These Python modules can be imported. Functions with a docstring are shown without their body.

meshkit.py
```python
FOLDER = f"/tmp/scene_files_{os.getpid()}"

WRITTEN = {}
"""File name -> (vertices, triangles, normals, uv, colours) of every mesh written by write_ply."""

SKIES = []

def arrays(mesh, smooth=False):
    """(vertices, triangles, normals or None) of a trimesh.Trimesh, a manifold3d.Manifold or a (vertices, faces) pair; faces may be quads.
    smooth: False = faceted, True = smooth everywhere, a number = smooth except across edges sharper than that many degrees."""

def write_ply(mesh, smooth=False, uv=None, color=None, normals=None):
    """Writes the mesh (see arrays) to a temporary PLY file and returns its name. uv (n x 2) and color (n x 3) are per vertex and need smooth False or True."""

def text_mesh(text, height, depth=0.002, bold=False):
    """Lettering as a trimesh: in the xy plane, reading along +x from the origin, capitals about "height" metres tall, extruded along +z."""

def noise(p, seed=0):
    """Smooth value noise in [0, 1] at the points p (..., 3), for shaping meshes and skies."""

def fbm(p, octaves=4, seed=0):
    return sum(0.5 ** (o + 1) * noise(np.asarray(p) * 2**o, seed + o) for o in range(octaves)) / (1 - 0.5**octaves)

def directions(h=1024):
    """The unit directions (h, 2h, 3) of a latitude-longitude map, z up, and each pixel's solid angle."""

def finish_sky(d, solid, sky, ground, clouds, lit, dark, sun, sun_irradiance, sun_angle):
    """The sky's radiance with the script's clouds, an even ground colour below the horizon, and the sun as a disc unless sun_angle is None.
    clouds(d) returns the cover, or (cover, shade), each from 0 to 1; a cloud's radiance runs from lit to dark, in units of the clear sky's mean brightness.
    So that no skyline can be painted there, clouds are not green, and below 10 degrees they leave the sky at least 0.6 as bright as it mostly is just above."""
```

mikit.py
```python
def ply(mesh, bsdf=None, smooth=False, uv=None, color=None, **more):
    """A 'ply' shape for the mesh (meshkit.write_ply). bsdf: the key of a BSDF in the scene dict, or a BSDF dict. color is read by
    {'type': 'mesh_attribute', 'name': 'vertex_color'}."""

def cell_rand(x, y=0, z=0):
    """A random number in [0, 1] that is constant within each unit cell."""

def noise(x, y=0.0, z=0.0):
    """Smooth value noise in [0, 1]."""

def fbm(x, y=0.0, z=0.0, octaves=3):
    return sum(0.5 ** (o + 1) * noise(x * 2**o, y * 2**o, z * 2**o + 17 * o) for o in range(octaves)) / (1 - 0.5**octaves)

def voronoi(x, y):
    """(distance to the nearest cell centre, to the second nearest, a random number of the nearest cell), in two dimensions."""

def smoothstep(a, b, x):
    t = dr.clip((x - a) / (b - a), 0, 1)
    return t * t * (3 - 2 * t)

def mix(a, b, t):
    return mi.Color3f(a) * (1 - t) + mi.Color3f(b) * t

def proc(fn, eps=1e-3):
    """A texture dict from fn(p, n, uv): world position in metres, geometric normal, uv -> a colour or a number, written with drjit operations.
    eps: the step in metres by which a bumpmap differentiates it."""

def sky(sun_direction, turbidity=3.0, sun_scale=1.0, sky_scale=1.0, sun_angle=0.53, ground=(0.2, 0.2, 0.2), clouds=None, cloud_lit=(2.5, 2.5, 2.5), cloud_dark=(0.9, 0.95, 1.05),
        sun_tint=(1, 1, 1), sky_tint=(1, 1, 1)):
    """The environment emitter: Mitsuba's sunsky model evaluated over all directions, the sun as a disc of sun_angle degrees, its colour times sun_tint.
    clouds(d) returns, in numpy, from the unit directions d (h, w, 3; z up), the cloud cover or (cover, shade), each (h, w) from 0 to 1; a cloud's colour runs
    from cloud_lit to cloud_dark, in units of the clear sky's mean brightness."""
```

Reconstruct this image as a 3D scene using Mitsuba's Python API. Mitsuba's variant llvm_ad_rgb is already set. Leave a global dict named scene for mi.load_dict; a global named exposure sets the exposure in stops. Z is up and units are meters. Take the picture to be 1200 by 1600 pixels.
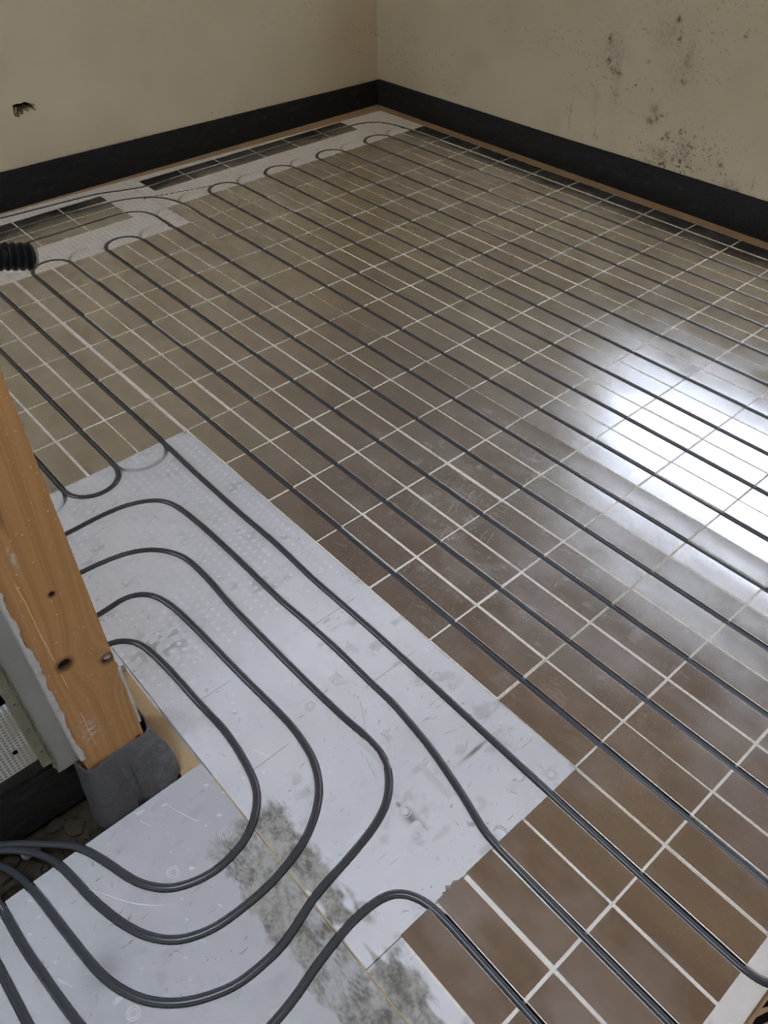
import math
import numpy as np, trimesh, shapely, drjit as dr, mitsuba as mi, mikit, meshkit
from shapely.geometry import Polygon, LineString, Point, MultiPoint
from shapely.geometry import box as sbox
from shapely.ops import unary_union
from scipy.interpolate import splprep, splev
from scipy.ndimage import gaussian_filter1d
from mikit import noise, fbm, smoothstep, mix, proc, ply
import manifold3d as m3

rng = np.random.default_rng(7)
T = mi.ScalarTransform4f
scene, labels = {'type': 'scene'}, {}

# ------------------------------------------------------------------ camera, sky, exposure
CAM = np.array([-0.77827, -1.75984, 1.40443])
FORWARD = np.array([0.475425, 0.551402, -0.685512])
UP = np.array([0.457808, 0.510329, 0.727995])
exposure = 5.8
scene['camera'] = {'type': 'perspective', 'fov': 50.7595, 'fov_axis': 'x', 'near_clip': 0.02, 'far_clip': 100.0,
                   'to_world': T().look_at(origin=CAM.tolist(), target=(CAM + FORWARD).tolist(), up=UP.tolist())}
SKY_SCALE = 1.0
SKY_COLOUR = (0.90, 1.0, 1.19)
scene['sky'] = mikit.sky((0.3, -0.6, 0.7), turbidity=5.0, sun_scale=0.0, sky_scale=SKY_SCALE, ground=(0.25, 0.25, 0.24),
                         clouds=lambda d: np.ones(d.shape[:2]), cloud_lit=SKY_COLOUR, cloud_dark=SKY_COLOUR)
# windows (openings in the walls): (low, high) along the wall, (sill, head)
WIN_RIGHT = ((-2.6, 0.20), (0.83, 1.74))
WIN_LEFT = ((-.30, 1.30), (0.95, 2.10))
ADDED_SKYLIGHT = ((-1.80, -0.50), (-2.15, -0.75))     # (x range), (y range) in the ceiling; unseen opening added to light the boards
# room
X0, X1, Y0, Y1, ZC = -2.6, 2.355, -3.4, 1.88, 2.45

# ------------------------------------------------------------------ helpers
def put(key, mesh, mat, label=None, cat=None, group=None, kind=None, smooth=False, **kw):
    k, n = key, 0
    while k in scene:
        n += 1
        k = f'{key}_{n:03d}'
    scene[k] = ply(mesh, mat, smooth=smooth, **kw)
    return tag(k, label, cat, group, kind)

def tag(k, label=None, cat=None, group=None, kind=None):
    d = {a: b for a, b in (('label', label), ('category', cat), ('group', group), ('kind', kind)) if b}
    if d:
        labels[k] = d
    return k

def numbered(key):
    k, n = key, 0
    while k in scene or k in labels:
        n += 1
        k = f'{key}_{n:03d}'
    return k

def bx(x0, x1, y0, y1, z0, z1):
    m = trimesh.creation.box((x1 - x0, y1 - y0, z1 - z0))
    m.apply_translation(((x0 + x1) / 2, (y0 + y1) / 2, (z0 + z1) / 2))
    return m

def rbox(x0, x1, y0, y1, z0, z1, r=0.002):
    """A box with rounded edges."""
    s = m3.Manifold.sphere(r, 8)
    pts = [s.translate((x, y, z)) for x in (x0 + r, x1 - r) for y in (y0 + r, y1 - r) for z in (z0 + r, z1 - r)]
    return to_tm(m3.Manifold.batch_hull(pts))

def to_tm(m):
    d = m.to_mesh()
    return trimesh.Trimesh(d.vert_properties[:, :3], d.tri_verts, process=False)

def polys(g):
    return [q for q in getattr(g, 'geoms', [g]) if q.geom_type == 'Polygon' and q.area > 1e-6]

def extrude(g, z0, z1):
    ms = []
    for q in polys(g):
        m = trimesh.creation.extrude_polygon(q, z1 - z0, engine='earcut')
        m.apply_translation((0, 0, z0))
        ms.append(m)
    return trimesh.util.concatenate(ms) if ms else None

def join(ms):
    return trimesh.util.concatenate([m for m in ms if m is not None])

def tube(P, r, n=14, caps=True):
    P = np.asarray(P, float)
    r = np.broadcast_to(np.asarray(r, float), (len(P),))
    t = np.gradient(P, axis=0)
    t /= np.linalg.norm(t, axis=1, keepdims=True)
    a = np.zeros_like(t)
    ref = np.array([0, 0, 1.0]) if abs(t[0][2]) < .9 else np.array([1.0, 0, 0])
    prev = np.cross(t[0], ref)
    for i in range(len(P)):
        prev = prev - t[i] * prev.dot(t[i])
        prev /= np.linalg.norm(prev)
        a[i] = prev
    b = np.cross(t, a)
    ang = np.arange(n) * 2 * np.pi / n
    v = P[:, None] + r[:, None, None] * (np.cos(ang)[None, :, None] * a[:, None] + np.sin(ang)[None, :, None] * b[:, None])
    i, j = np.meshgrid(np.arange(len(P) - 1), np.arange(n), indexing='ij')
    q = np.stack([i * n + j, i * n + (j + 1) % n, (i + 1) * n + (j + 1) % n, (i + 1) * n + j], -1).reshape(-1, 4)
    f = np.vstack([q[:, [0, 1, 2]], q[:, [0, 2, 3]]])
    v = v.reshape(-1, 3)
    if caps:
        c0, c1 = len(v), len(v) + 1
        v = np.vstack([v, P[0], P[-1]])
        k = np.arange(n)
        f = np.vstack([f, np.c_[np.full(n, c0), (k + 1) % n, k], np.c_[np.full(n, c1), k + (len(P) - 1) * n, (k + 1) % n + (len(P) - 1) * n]])
    return trimesh.Trimesh(v, f, process=False)

def spline(pts, step=0.012, s=0.0):
    pts = np.asarray(pts, float)
    tck, u = splprep(pts.T, s=s, k=3)
    L = np.linalg.norm(np.diff(pts, axis=0), axis=1).sum()
    return np.array(splev(np.linspace(0, 1, max(8, int(L / step))), tck)).T

def arc(cx, cy, r, a0, a1, n=13):
    a = np.radians(np.linspace(a0, a1, n))
    return np.c_[cx + r * np.cos(a), cy + r * np.sin(a)]

def displaced(m, amp, freq, seed=0, only=None):
    v = np.array(m.vertices)
    d = np.stack([meshkit.fbm(v * freq + 31 * k, 3, seed + k) - .5 for k in range(3)], 1) * amp
    if only is not None:
        d *= only(v)[:, None]
    return trimesh.Trimesh(v + d, m.faces, process=False)

def refined(man, length):
    return to_tm(man.refine_to_length(length))

def mbox(x0, x1, y0, y1, z0, z1):
    return m3.Manifold.cube((x1 - x0, y1 - y0, z1 - z0)).translate((x0, y0, z0))

# ------------------------------------------------------------------ materials
def rgb(c):
    return {'type': 'rgb', 'value': list(c)}

def mat(key, d):
    scene[key] = {'type': 'twosided', 'bsdf': d} if d['type'] not in ('twosided',) else d
    return key

def f_white(p, n, uv):
    x, y = p.x, p.y
    big = fbm(x * 3, y * 3, 5, 3)
    trod = dr.select((x < 0) & (x > -.523) & (y < 0) & (y > -1.405), 1.0, 0.0)
    trod = dr.maximum(trod, dr.select((x < -.452) & (y < 0), 1.0, 0.0))
    c = mix((.92, .885, .81), mix((.72, .73, .75), (.82, .825, .835), smoothstep(.25, .75, big)), trod)
    c = c * (1 - .15 * dr.select(y > 1.2, 1.0, 0.0))     # the far strip of boards is a little duller
    c = c * (1 - .26 * dr.select((x < -.523) & (y < -.9), 1.0, 0.0))     # the board by the pit is the darkest
    # scuffs and grey smears
    sc = smoothstep(.60, .82, fbm(x * 22 + 3, y * 34, 2, 4)) * smoothstep(.42, .60, fbm(x * 6 + 7, y * 6, 9, 2))
    c = mix(c, (.42, .42, .42), sc * .45)
    # crumbs of dirt
    sp = smoothstep(.915, .945, noise(x * 120 + 40 * noise(x * 9, y * 9, 2), y * 150, 1)) * smoothstep(.30, .60, fbm(x * 5, y * 5, 4, 2))
    c = mix(c, (.22, .21, .20), sp * .5)
    lt = smoothstep(.90, .94, noise(x * 110 + y * 50, y * 60, 11)) * smoothstep(.35, .65, fbm(x * 6 + 3, y * 6, 4, 2))
    c = mix(c, (.90, .90, .91), lt * .6)
    # light score lines of the panel, every 200 mm
    u = dr.abs(y / .2 - dr.round(y / .2)) * .2
    ln = (1 - smoothstep(.0007, .0016, u)) * smoothstep(-.62, -.70, x) 
    inn = dr.select((x < -.002) & (x > -.52) & (y < -.05) & (y > -.75), 1.0, 0.0)
    c = mix(c, (.86, .87, .88), (1 - smoothstep(.0008, .0018, u)) * inn * .8)
    inn2 = dr.select((x < -.002) & (x > -.52) & (y < -.75) & (y > -1.1), 1.0, 0.0)
    c = mix(c, (.42, .42, .42), (1 - smoothstep(.0006, .0014, u)) * inn2 * smoothstep(.35, .6, noise(x * 14, 3, 1)) * .8)
    # tape residue beside the open seam
    wob = (fbm(x * 30, y * 30, 8, 4) - .5) * .030 + (noise(x * 240, y * 90, 3) - .5) * .008
    left = smoothstep(-.612, -.600, x + wob) * smoothstep(-.519, -.523, x)
    right = smoothstep(-.523, -.519, x) * smoothstep(-.455, -.475, x + wob * 1.3) * smoothstep(.40, .52, fbm(x * 26, y * 13 + 4, 2, 3))
    along = smoothstep(-1.055, -1.09, y + wob) * smoothstep(-1.70, -1.62, y)
    peel = smoothstep(.12, .40, fbm(x * 17 + 40, y * 17, 6, 4) + .25 * (noise(x * 300, y * 120, 2) - .5))
    mott = .62 * fbm(x * 38, y * 38, 3, 4) + .20 * noise(x * 260, y * 240, 4) + .18 * noise(x * 120 - y * 60, y * 40 + x * 30, 4)
    c = mix(c, mix((.135, .125, .098), (.46, .445, .40), smoothstep(.25, .75, mott)), dr.clip(left * (0.35 + .65 * peel) + right, 0, 1) * along * .92)
    # rust-brown footprint smears further along
    d1 = dr.exp(-(dr.square((x + .30) / .010) + dr.square((y + 1.262) / .045))) * smoothstep(.35, .6, noise(x * 90, y * 60, 2))
    d2 = dr.exp(-(dr.square((x + .835) / .03) + dr.square((y + 1.13) / .03))) * .5
    d3 = dr.exp(-(dr.square((x + .44) / .06) + dr.square((y + .62) / .05))) * smoothstep(.5, .7, noise(x * 70, y * 70, 2)) * .6
    d4 = dr.exp(-(dr.square((x + .115) / .035) + dr.square((y + 1.25) / .004)))
    c = mix(c, (.12, .12, .115), dr.clip(d1 + d2 + d3 + d4, 0, 1) * .8)
    return c

def h_white(p, n, uv):
    x, y = p.x, p.y
    a = fbm(x * 45, y * 45, p.z * 45, 3) * .0012
    nick = smoothstep(.74, .80, noise(x * 60 + 9, y * 95, 3)) * smoothstep(.5, .65, fbm(x * 7, y * 7, 1, 2)) * .0016
    scr = smoothstep(.85, .9, noise(x * 240 - y * 120, y * 18 + x * 12, 3)) * .0006
    return a - nick - scr

mat('eps_white', {'type': 'bumpmap', 'bsdf': {'type': 'principled', 'base_color': proc(f_white), 'roughness': .62, 'specular': .35},
                  'arbitrary': proc(h_white, eps=6e-4), 'scale': 1.0})
mat('eps_clean', {'type': 'principled', 'base_color': rgb((.92, .895, .84)), 'roughness': .65, 'specular': .3})
mat('eps_soft', {'type': 'principled', 'base_color': rgb((.835, .835, .84)), 'roughness': .65, 'specular': .3})
mat('eps_plain', {'type': 'principled', 'base_color': rgb((.72, .725, .735)), 'roughness': .65, 'specular': .3})

def w_dust_and_sheen(p, n, uv):
    x, y = p.x, p.y
    # dull bluish footprints and cleaning smears, densest in the trafficked middle of the floor
    traffic = dr.exp(-(dr.square((x - .48) / .42) + dr.square((y + .95) / .48)))
    patch = smoothstep(.52, .74, fbm(x * 13, y * 11, 4, 4)) * .16 * traffic
    foot = smoothstep(.66, .82, fbm(x * 30 + 2, y * 24, 7, 4)) * (.25 + .75 * noise(x * 260, y * 60, 2)) * .50 * traffic
    bend = 1.6 * fbm(x * 9, y * 9, 3, 2)
    scratch = smoothstep(.80, .92, noise(x * 420 + y * 130, y * 60 - x * 40 + 30 * bend, 5)) * smoothstep(.36, .62, fbm(x * 17, y * 17, 2, 2)) * .42 * traffic
    scratch2 = smoothstep(.80, .92, noise(y * 420 - x * 150, x * 60 + y * 40 + 30 * bend, 8)) * smoothstep(.36, .62, fbm(x * 15 + 5, y * 15, 6, 2)) * .42 * traffic
    specks = smoothstep(.78, .92, noise(x * 330, y * 330, 9)) * smoothstep(.35, .6, fbm(x * 8 + 3, y * 8, 6, 2)) * .30 * (traffic + .12)
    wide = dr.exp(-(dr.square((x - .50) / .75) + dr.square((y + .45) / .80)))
    base = .004 + .15 * wide + .02 * fbm(x * 6, y * 6, 1, 2)  # wide term is painted sheen standing in for a brighter reflected ceiling
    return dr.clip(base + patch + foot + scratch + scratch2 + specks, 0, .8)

def a_alu(p, n, uv):
    x, y = p.x, p.y
    wide = dr.exp(-(dr.square((x - .55) / .80) + dr.square((y + .55) / .75)))
    return .028 + .055 * wide + .04 * smoothstep(.3, .75, fbm(x * 9, y * 7, 3, 3))

def h_alu(p, n, uv):
    x, y = p.x, p.y
    return fbm(x * 9 + 4, y * 5, 2, 2) * .0008 + fbm(x * 60, y * 60, 2, 2) * .00003

def c_alu(p, n, uv):
    x, y = p.x, p.y
    s = fbm(x * 13 + 8, y * 6, 3, 3)
    return mix((.76, .74, .71), (.87, .855, .83), smoothstep(.3, .7, s))

scene['alu_metal'] = {'type': 'roughconductor', 'material': 'Al', 'distribution': 'ggx', 'alpha': proc(a_alu), 'specular_reflectance': proc(c_alu)}
mat('aluminium', {'type': 'blendbsdf', 'weight': proc(w_dust_and_sheen), 'a': {'type': 'bumpmap', 'bsdf': {'type': 'ref', 'id': 'alu_metal'}, 'arbitrary': proc(h_alu, eps=2e-3), 'scale': 1.0},
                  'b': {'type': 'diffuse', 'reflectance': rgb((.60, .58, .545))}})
mat('pipe', {'type': 'principled', 'base_color': rgb((.058, .063, .071)), 'roughness': .24, 'specular': .6})
mat('pipe_dark', {'type': 'principled', 'base_color': rgb((.012, .012, .013)), 'roughness': .42, 'specular': .5})

SPOTS = [(.427, .539, .014, .022, .75), (.417, .464, .014, .016, .8), (.385, .44, .02, .02, .7), (.356, .421, .015, .014, .85), (.40, .50, .05, .08, .22), (.36, .36, .02, .07, .18),
         (.137, .656, .013, .012, .8), (.112, .596, .008, .03, .6), (.17, .60, .06, .06, .18), (.058, .456, .012, .012, .75), (.06, .53, .025, .08, .28), (.08, .50, .07, .09, .15),
         (-.144, .643, .004, .004, .6), (-.150, .650, .005, .012, .55), (.23, .494, .006, .006, .9), (.029, .502, .005, .005, .9), (.27, .40, .005, .005, .8), (.19, .40, .005, .005, .8),
         (.16, .329, .02, .02, .4), (.14, .30, .015, .014, .6), (.17, .285, .016, .014, .6), (.12, .315, .012, .008, .5), (.025, .285, .006, .006, .8), (.018, .27, .006, .005, .8), (0, .277, .005, .005, .7),
         (.077, .245, .013, .014, .6), (.098, .235, .006, .006, .95), (-.02, .215, .018, .035, .55), (.00, .21, .05, .05, .28), (.09, .17, .06, .03, .33), (.065, .15, .014, .022, .5), (.03, .165, .012, .01, .5),
         (-.05, .164, .012, .01, .4), (-.10, .24, .01, .008, .4), (-.18, .20, .012, .012, .55), (-.19, .17, .005, .004, .8), (-.21, .175, .004, .004, .7), (-.24, .14, .03, .02, .33), (-.27, .13, .02, .012, .4),
         (.13, .13, .04, .016, .3), (.20, .12, .03, .012, .25), (.573, .215, .003, .05, .5), (.43, .18, .006, .02, .45), (.415, .165, .008, .012, .35), (-.33, .16, .003, .03, .5), (.45, .30, .02, .06, .12)]

def f_plaster(p, n, uv):
    c = mix((.665, .580, .405), (.730, .645, .460), smoothstep(.25, .75, fbm(p.x * 1.6, p.y * 1.6, p.z * 1.6, 4)))
    c = mix(c, (.55, .47, .33), smoothstep(.55, .8, fbm(p.x * 6, p.y * 6, p.z * 6 + 4, 3)) * .25)
    fine = smoothstep(.80, .86, noise(p.x * 90, p.y * 90, p.z * 90)) * smoothstep(.55, .70, fbm(p.x * 2.2 + 1, p.y * 2.2, p.z * 4, 2))
    return mix(c, (.30, .28, .24), fine * .35)

def f_plaster_right_dimmed(p, n, uv):
    c = f_plaster(p, n, uv) * mi.Color3f(.80, .79, .775)  # right wall darkened in colour to offset the extra light it receives
    y, z = p.y, p.z
    wx, wz = (fbm(y * 70, z * 70, 1, 2) - .5) * .02, (fbm(y * 70 + 9, z * 70, 4, 2) - .5) * .02
    m = mi.Float(0)
    for sy, sz, ry, rz, a in SPOTS:
        k = .6 if min(ry, rz) < .03 else 0
        m = dr.maximum(m, a * dr.exp(-(dr.square((y + wx * k - sy) / ry) + dr.square((z + wz * k - sz) / rz))))
    m = .95 * m * (.45 + 1.0 * smoothstep(.35, .65, noise(y * 120, z * 120, 2)))
    # fine black specks low on the wall
    reg = dr.exp(-(dr.square((y - .02) / .22) + dr.square((z - .17) / .14)))
    sp = smoothstep(.80, .86, noise(y * 115, z * 115, 7)) * reg
    c = mix(c, (.125, .10, .065), dr.clip(m, 0, .92))
    return mix(c, (.05, .045, .035), sp * .75)

def h_plaster(p, n, uv):
    return fbm(p.x * 30, p.y * 30, p.z * 30, 3) * .0016 + fbm(p.x * 3, p.y * 3, p.z * 3, 2) * .004

BUMP_PLASTER = proc(h_plaster, eps=1.5e-3)
for k, fn in (('plaster', f_plaster), ('plaster_right_dimmed', f_plaster_right_dimmed)):
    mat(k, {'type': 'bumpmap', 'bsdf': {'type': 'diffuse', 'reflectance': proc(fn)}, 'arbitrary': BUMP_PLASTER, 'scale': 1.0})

def f_foam(p, n, uv):
    g = fbm(p.x * 140, p.y * 140, p.z * 140, 2)
    s = smoothstep(.58, .75, fbm(p.x * 25, p.y * 25, p.z * 40, 3))
    return mix(mix((.012, .012, .0115), (.021, .021, .020), g), (.04, .04, .04), s * .25)

mat('foam', {'type': 'bumpmap', 'bsdf': {'type': 'principled', 'base_color': proc(f_foam), 'roughness': .7, 'specular': .25},
             'arbitrary': proc(lambda p, n, uv: fbm(p.x * 160, p.y * 160, p.z * 160, 2) * .0010 + fbm(p.x * 12, p.y * 12, p.z * 30, 2) * .003, eps=1e-3), 'scale': 1.0})

def f_foam_wrap(p, n, uv):
    g = fbm(p.x * 300, p.y * 300, p.z * 300, 2)
    s = smoothstep(.35, .8, .5 * noise(p.x * 900, p.y * 900, p.z * 900) + .5 * fbm(p.x * 60, p.y * 60, p.z * 60, 4))
    worn = smoothstep(-.67, -.575, p.x)
    cr = dr.exp(-dr.square((p.z - .045 - (p.x + .64) * .12 - .01 * noise(p.x * 40, 1, 1)) / .0035))
    c = mix(mix((.065, .065, .068), (.085, .085, .088), g), (.24, .24, .245), s * worn * .7)
    return mix(c, (.03, .03, .03), cr * .2)

mat('foam_worn', {'type': 'bumpmap', 'bsdf': {'type': 'principled', 'base_color': proc(f_foam_wrap), 'roughness': .7, 'specular': .25},
                  'arbitrary': proc(lambda p, n, uv: fbm(p.x * 220, p.y * 220, p.z * 220, 2) * .0004, eps=1e-3), 'scale': 1.0})

def f_fibre(p, n, uv):
    g = fbm(p.x * 200, p.y * 200, p.z * 200, 2)
    fl = smoothstep(.86, .90, noise(p.x * 95, p.y * 60, 4))
    return mix(mix((.54, .385, .215), (.64, .46, .265), g), (.55, .45, .32), fl * .8)

mat('fibreboard', {'type': 'diffuse', 'reflectance': proc(f_fibre)})
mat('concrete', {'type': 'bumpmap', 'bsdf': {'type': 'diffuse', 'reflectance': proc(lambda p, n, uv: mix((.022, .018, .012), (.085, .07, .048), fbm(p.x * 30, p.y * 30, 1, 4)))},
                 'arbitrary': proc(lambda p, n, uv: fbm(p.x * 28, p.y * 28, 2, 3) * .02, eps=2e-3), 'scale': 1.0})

def grain(p):
    bend = fbm(p.x * 5, p.y * 5, p.z * 1.1, 2) * .10
    k1 = .024 * dr.exp(-(dr.square((p.x + .650) / .035) + dr.square((p.z - .365) / .07)))
    k2 = .026 * dr.exp(-(dr.square((p.x + .592) / .030) + dr.square((p.z - .325) / .06)))
    return p.x + bend + k1 - k2 + p.y * .3

def f_post(p, n, uv):
    g = grain(p)
    ring = noise(g * 190, 2, 3)
    fine = noise(g * 620, p.z * 6, 3)
    c = mix((.40, .205, .072), (.475, .262, .105), smoothstep(.2, .8, ring) * .7 + fine * .3)
    c = mix(c, (.33, .165, .060), smoothstep(.74, .95, ring) * .4)
    blot = fbm(p.x * 14, p.y * 14, p.z * 7, 3)
    c = mix(c, (.40, .215, .09), smoothstep(.55, .8, blot) * .4)
    # pale resin streak running down the face
    s = dr.abs(p.x - (-.676 + .002 * fbm(p.z * 30, 2, 1, 2) + (.55 - p.z) * .012))
    c = mix(c, (.74, .47, .22), (1 - smoothstep(.0005, .0014, s)) * smoothstep(.15, .4, noise(p.z * 22, 3, 5)) * smoothstep(.0, .01, dr.abs(p.z - .377) - .012) * .75)
    # dark knots
    def knot(a, b, ra, rb):
        return dr.exp(-dr.square(dr.square((p.x - a) / ra) + dr.square((p.z - b) / rb)))
    k = dr.maximum(knot(-.662, .377, .0145, .0145), dr.maximum(knot(-.600, .337, .0125, .0125), knot(-.638, .524, .006, .006)))
    k = dr.maximum(k, dr.maximum(knot(-.602, .105, .005, .004) * .8, knot(-.66, .72, .006, .05) * .6))
    c = mix(c, (.022, .012, .007), k * .95)
    # plaster dust and splashes
    spl = dr.exp(-(dr.square((p.x + .672) / .012) + dr.square((p.z - .20) / .03))) + dr.exp(-(dr.square((p.x + .664) / .004) + dr.square((p.z - .62) / .02)))
    c = mix(c, (.62, .58, .54), dr.clip(spl, 0, 1) * smoothstep(.35, .65, fbm(p.x * 130, p.y * 10, p.z * 130, 2)) * .75)
    flk = smoothstep(.87, .91, noise(p.x * 190, p.y * 190, p.z * 170))
    c = mix(c, (.75, .70, .62), flk * .5)
    # darker towards the foot
    return mix(c, (.13, .08, .05), smoothstep(.125, .075, p.z + .02 * fbm(p.x * 120, 1, p.z * 20, 2)) * .7)

mat('post_wood', {'type': 'bumpmap', 'bsdf': {'type': 'principled', 'base_color': proc(f_post), 'roughness': .55, 'specular': .3},
                  'arbitrary': proc(lambda p, n, uv: noise(grain(p) * 150, p.z * 4, 3) * .0006 + noise(grain(p) * 420, p.z * 6, 3) * .0003, eps=6e-4), 'scale': 1.0})
mat('knot_dark', {'type': 'diffuse', 'reflectance': rgb((.05, .028, .015))})
mat('plaster_crust', {'type': 'bumpmap', 'bsdf': {'type': 'diffuse', 'reflectance': proc(lambda p, n, uv: mix((.42, .41, .39), (.66, .645, .62), fbm(p.x * 90, p.y * 90, p.z * 90, 3)))},
                      'arbitrary': proc(lambda p, n, uv: fbm(p.x * 150, p.y * 150, p.z * 150, 3) * .003, eps=1e-3), 'scale': 1.0})
mat('render_grey', {'type': 'bumpmap', 'bsdf': {'type': 'diffuse', 'reflectance': proc(lambda p, n, uv: mix((.29, .30, .275), (.37, .375, .35), fbm(p.x * 25, p.y * 25, p.z * 14, 3)))},
                    'arbitrary': BUMP_PLASTER, 'scale': .6})

def f_mesh(p, n, uv):
    a = dr.abs(p.x * 130 - dr.round(p.x * 130))
    b = dr.abs(p.z * 130 - dr.round(p.z * 130))
    ln = dr.maximum(1 - smoothstep(.10, .22, a), 1 - smoothstep(.10, .22, b))
    c = mix((.24, .24, .225), (.50, .50, .48), ln)
    return mix(c, (.33, .31, .23), smoothstep(-.80, -.75, p.x) * smoothstep(.4, .6, fbm(p.x * 40, 1, p.z * 25, 3)) * .8)

mat('mesh_board', {'type': 'diffuse', 'reflectance': proc(f_mesh)})
mat('bead_metal', {'type': 'diffuse', 'reflectance': proc(lambda p, n, uv: mix((.15, .145, .10), (.27, .265, .21), fbm(p.x * 60, p.y * 60, p.z * 40, 3)))})
mat('black', {'type': 'diffuse', 'reflectance': rgb((.008, .008, .008))})
mat('dark_void', {'type': 'diffuse', 'reflectance': rgb((.02, .017, .015))})
mat('conduit', {'type': 'principled', 'base_color': rgb((.008, .008, .009)), 'roughness': .55, 'specular': .25})
mat('ceiling_wood', {'type': 'diffuse', 'reflectance': proc(lambda p, n, uv: mix((.40, .27, .16), (.50, .35, .22), noise(p.x * 40, p.y * 1.5, 1)))})
mat('card', {'type': 'diffuse', 'reflectance': proc(lambda p, n, uv: mix((.36, .235, .13), (.42, .28, .165), fbm(p.x * 60, p.y * 60, p.z * 60, 2)))})
mat('seam_yellow', {'type': 'diffuse', 'reflectance': rgb((.55, .42, .22))})
mat('added_wall_pale', {'type': 'diffuse', 'reflectance': rgb((.76, .79, .84))})
mat('paper', {'type': 'diffuse', 'reflectance': rgb((.55, .52, .55))})
mat('frame_white', {'type': 'principled', 'base_color': rgb((.75, .75, .74)), 'roughness': .4})

# ------------------------------------------------------------------ the room shell
FZ = -.05                       # concrete slab level
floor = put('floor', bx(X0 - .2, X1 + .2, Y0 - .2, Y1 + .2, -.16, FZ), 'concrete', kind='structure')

def wall_with(holes, u0, u1, thick, axis, at, sign, z0=FZ, z1=ZC):
    """A wall slab with holes; polygon in (u, z); the slab grows from the inner face away from the room."""
    g = sbox(u0, z0, u1, z1)
    for h in holes:
        g = g.difference(h)
    m = extrude(g, 0, thick)
    v = np.array(m.vertices)
    d = at + sign * v[:, 2]
    w = np.c_[d, v[:, 0], v[:, 1]] if axis == 'x' else np.c_[v[:, 0], d, v[:, 1]]
    out = trimesh.Trimesh(w, m.faces, process=False)
    out.fix_normals()
    return out

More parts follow.
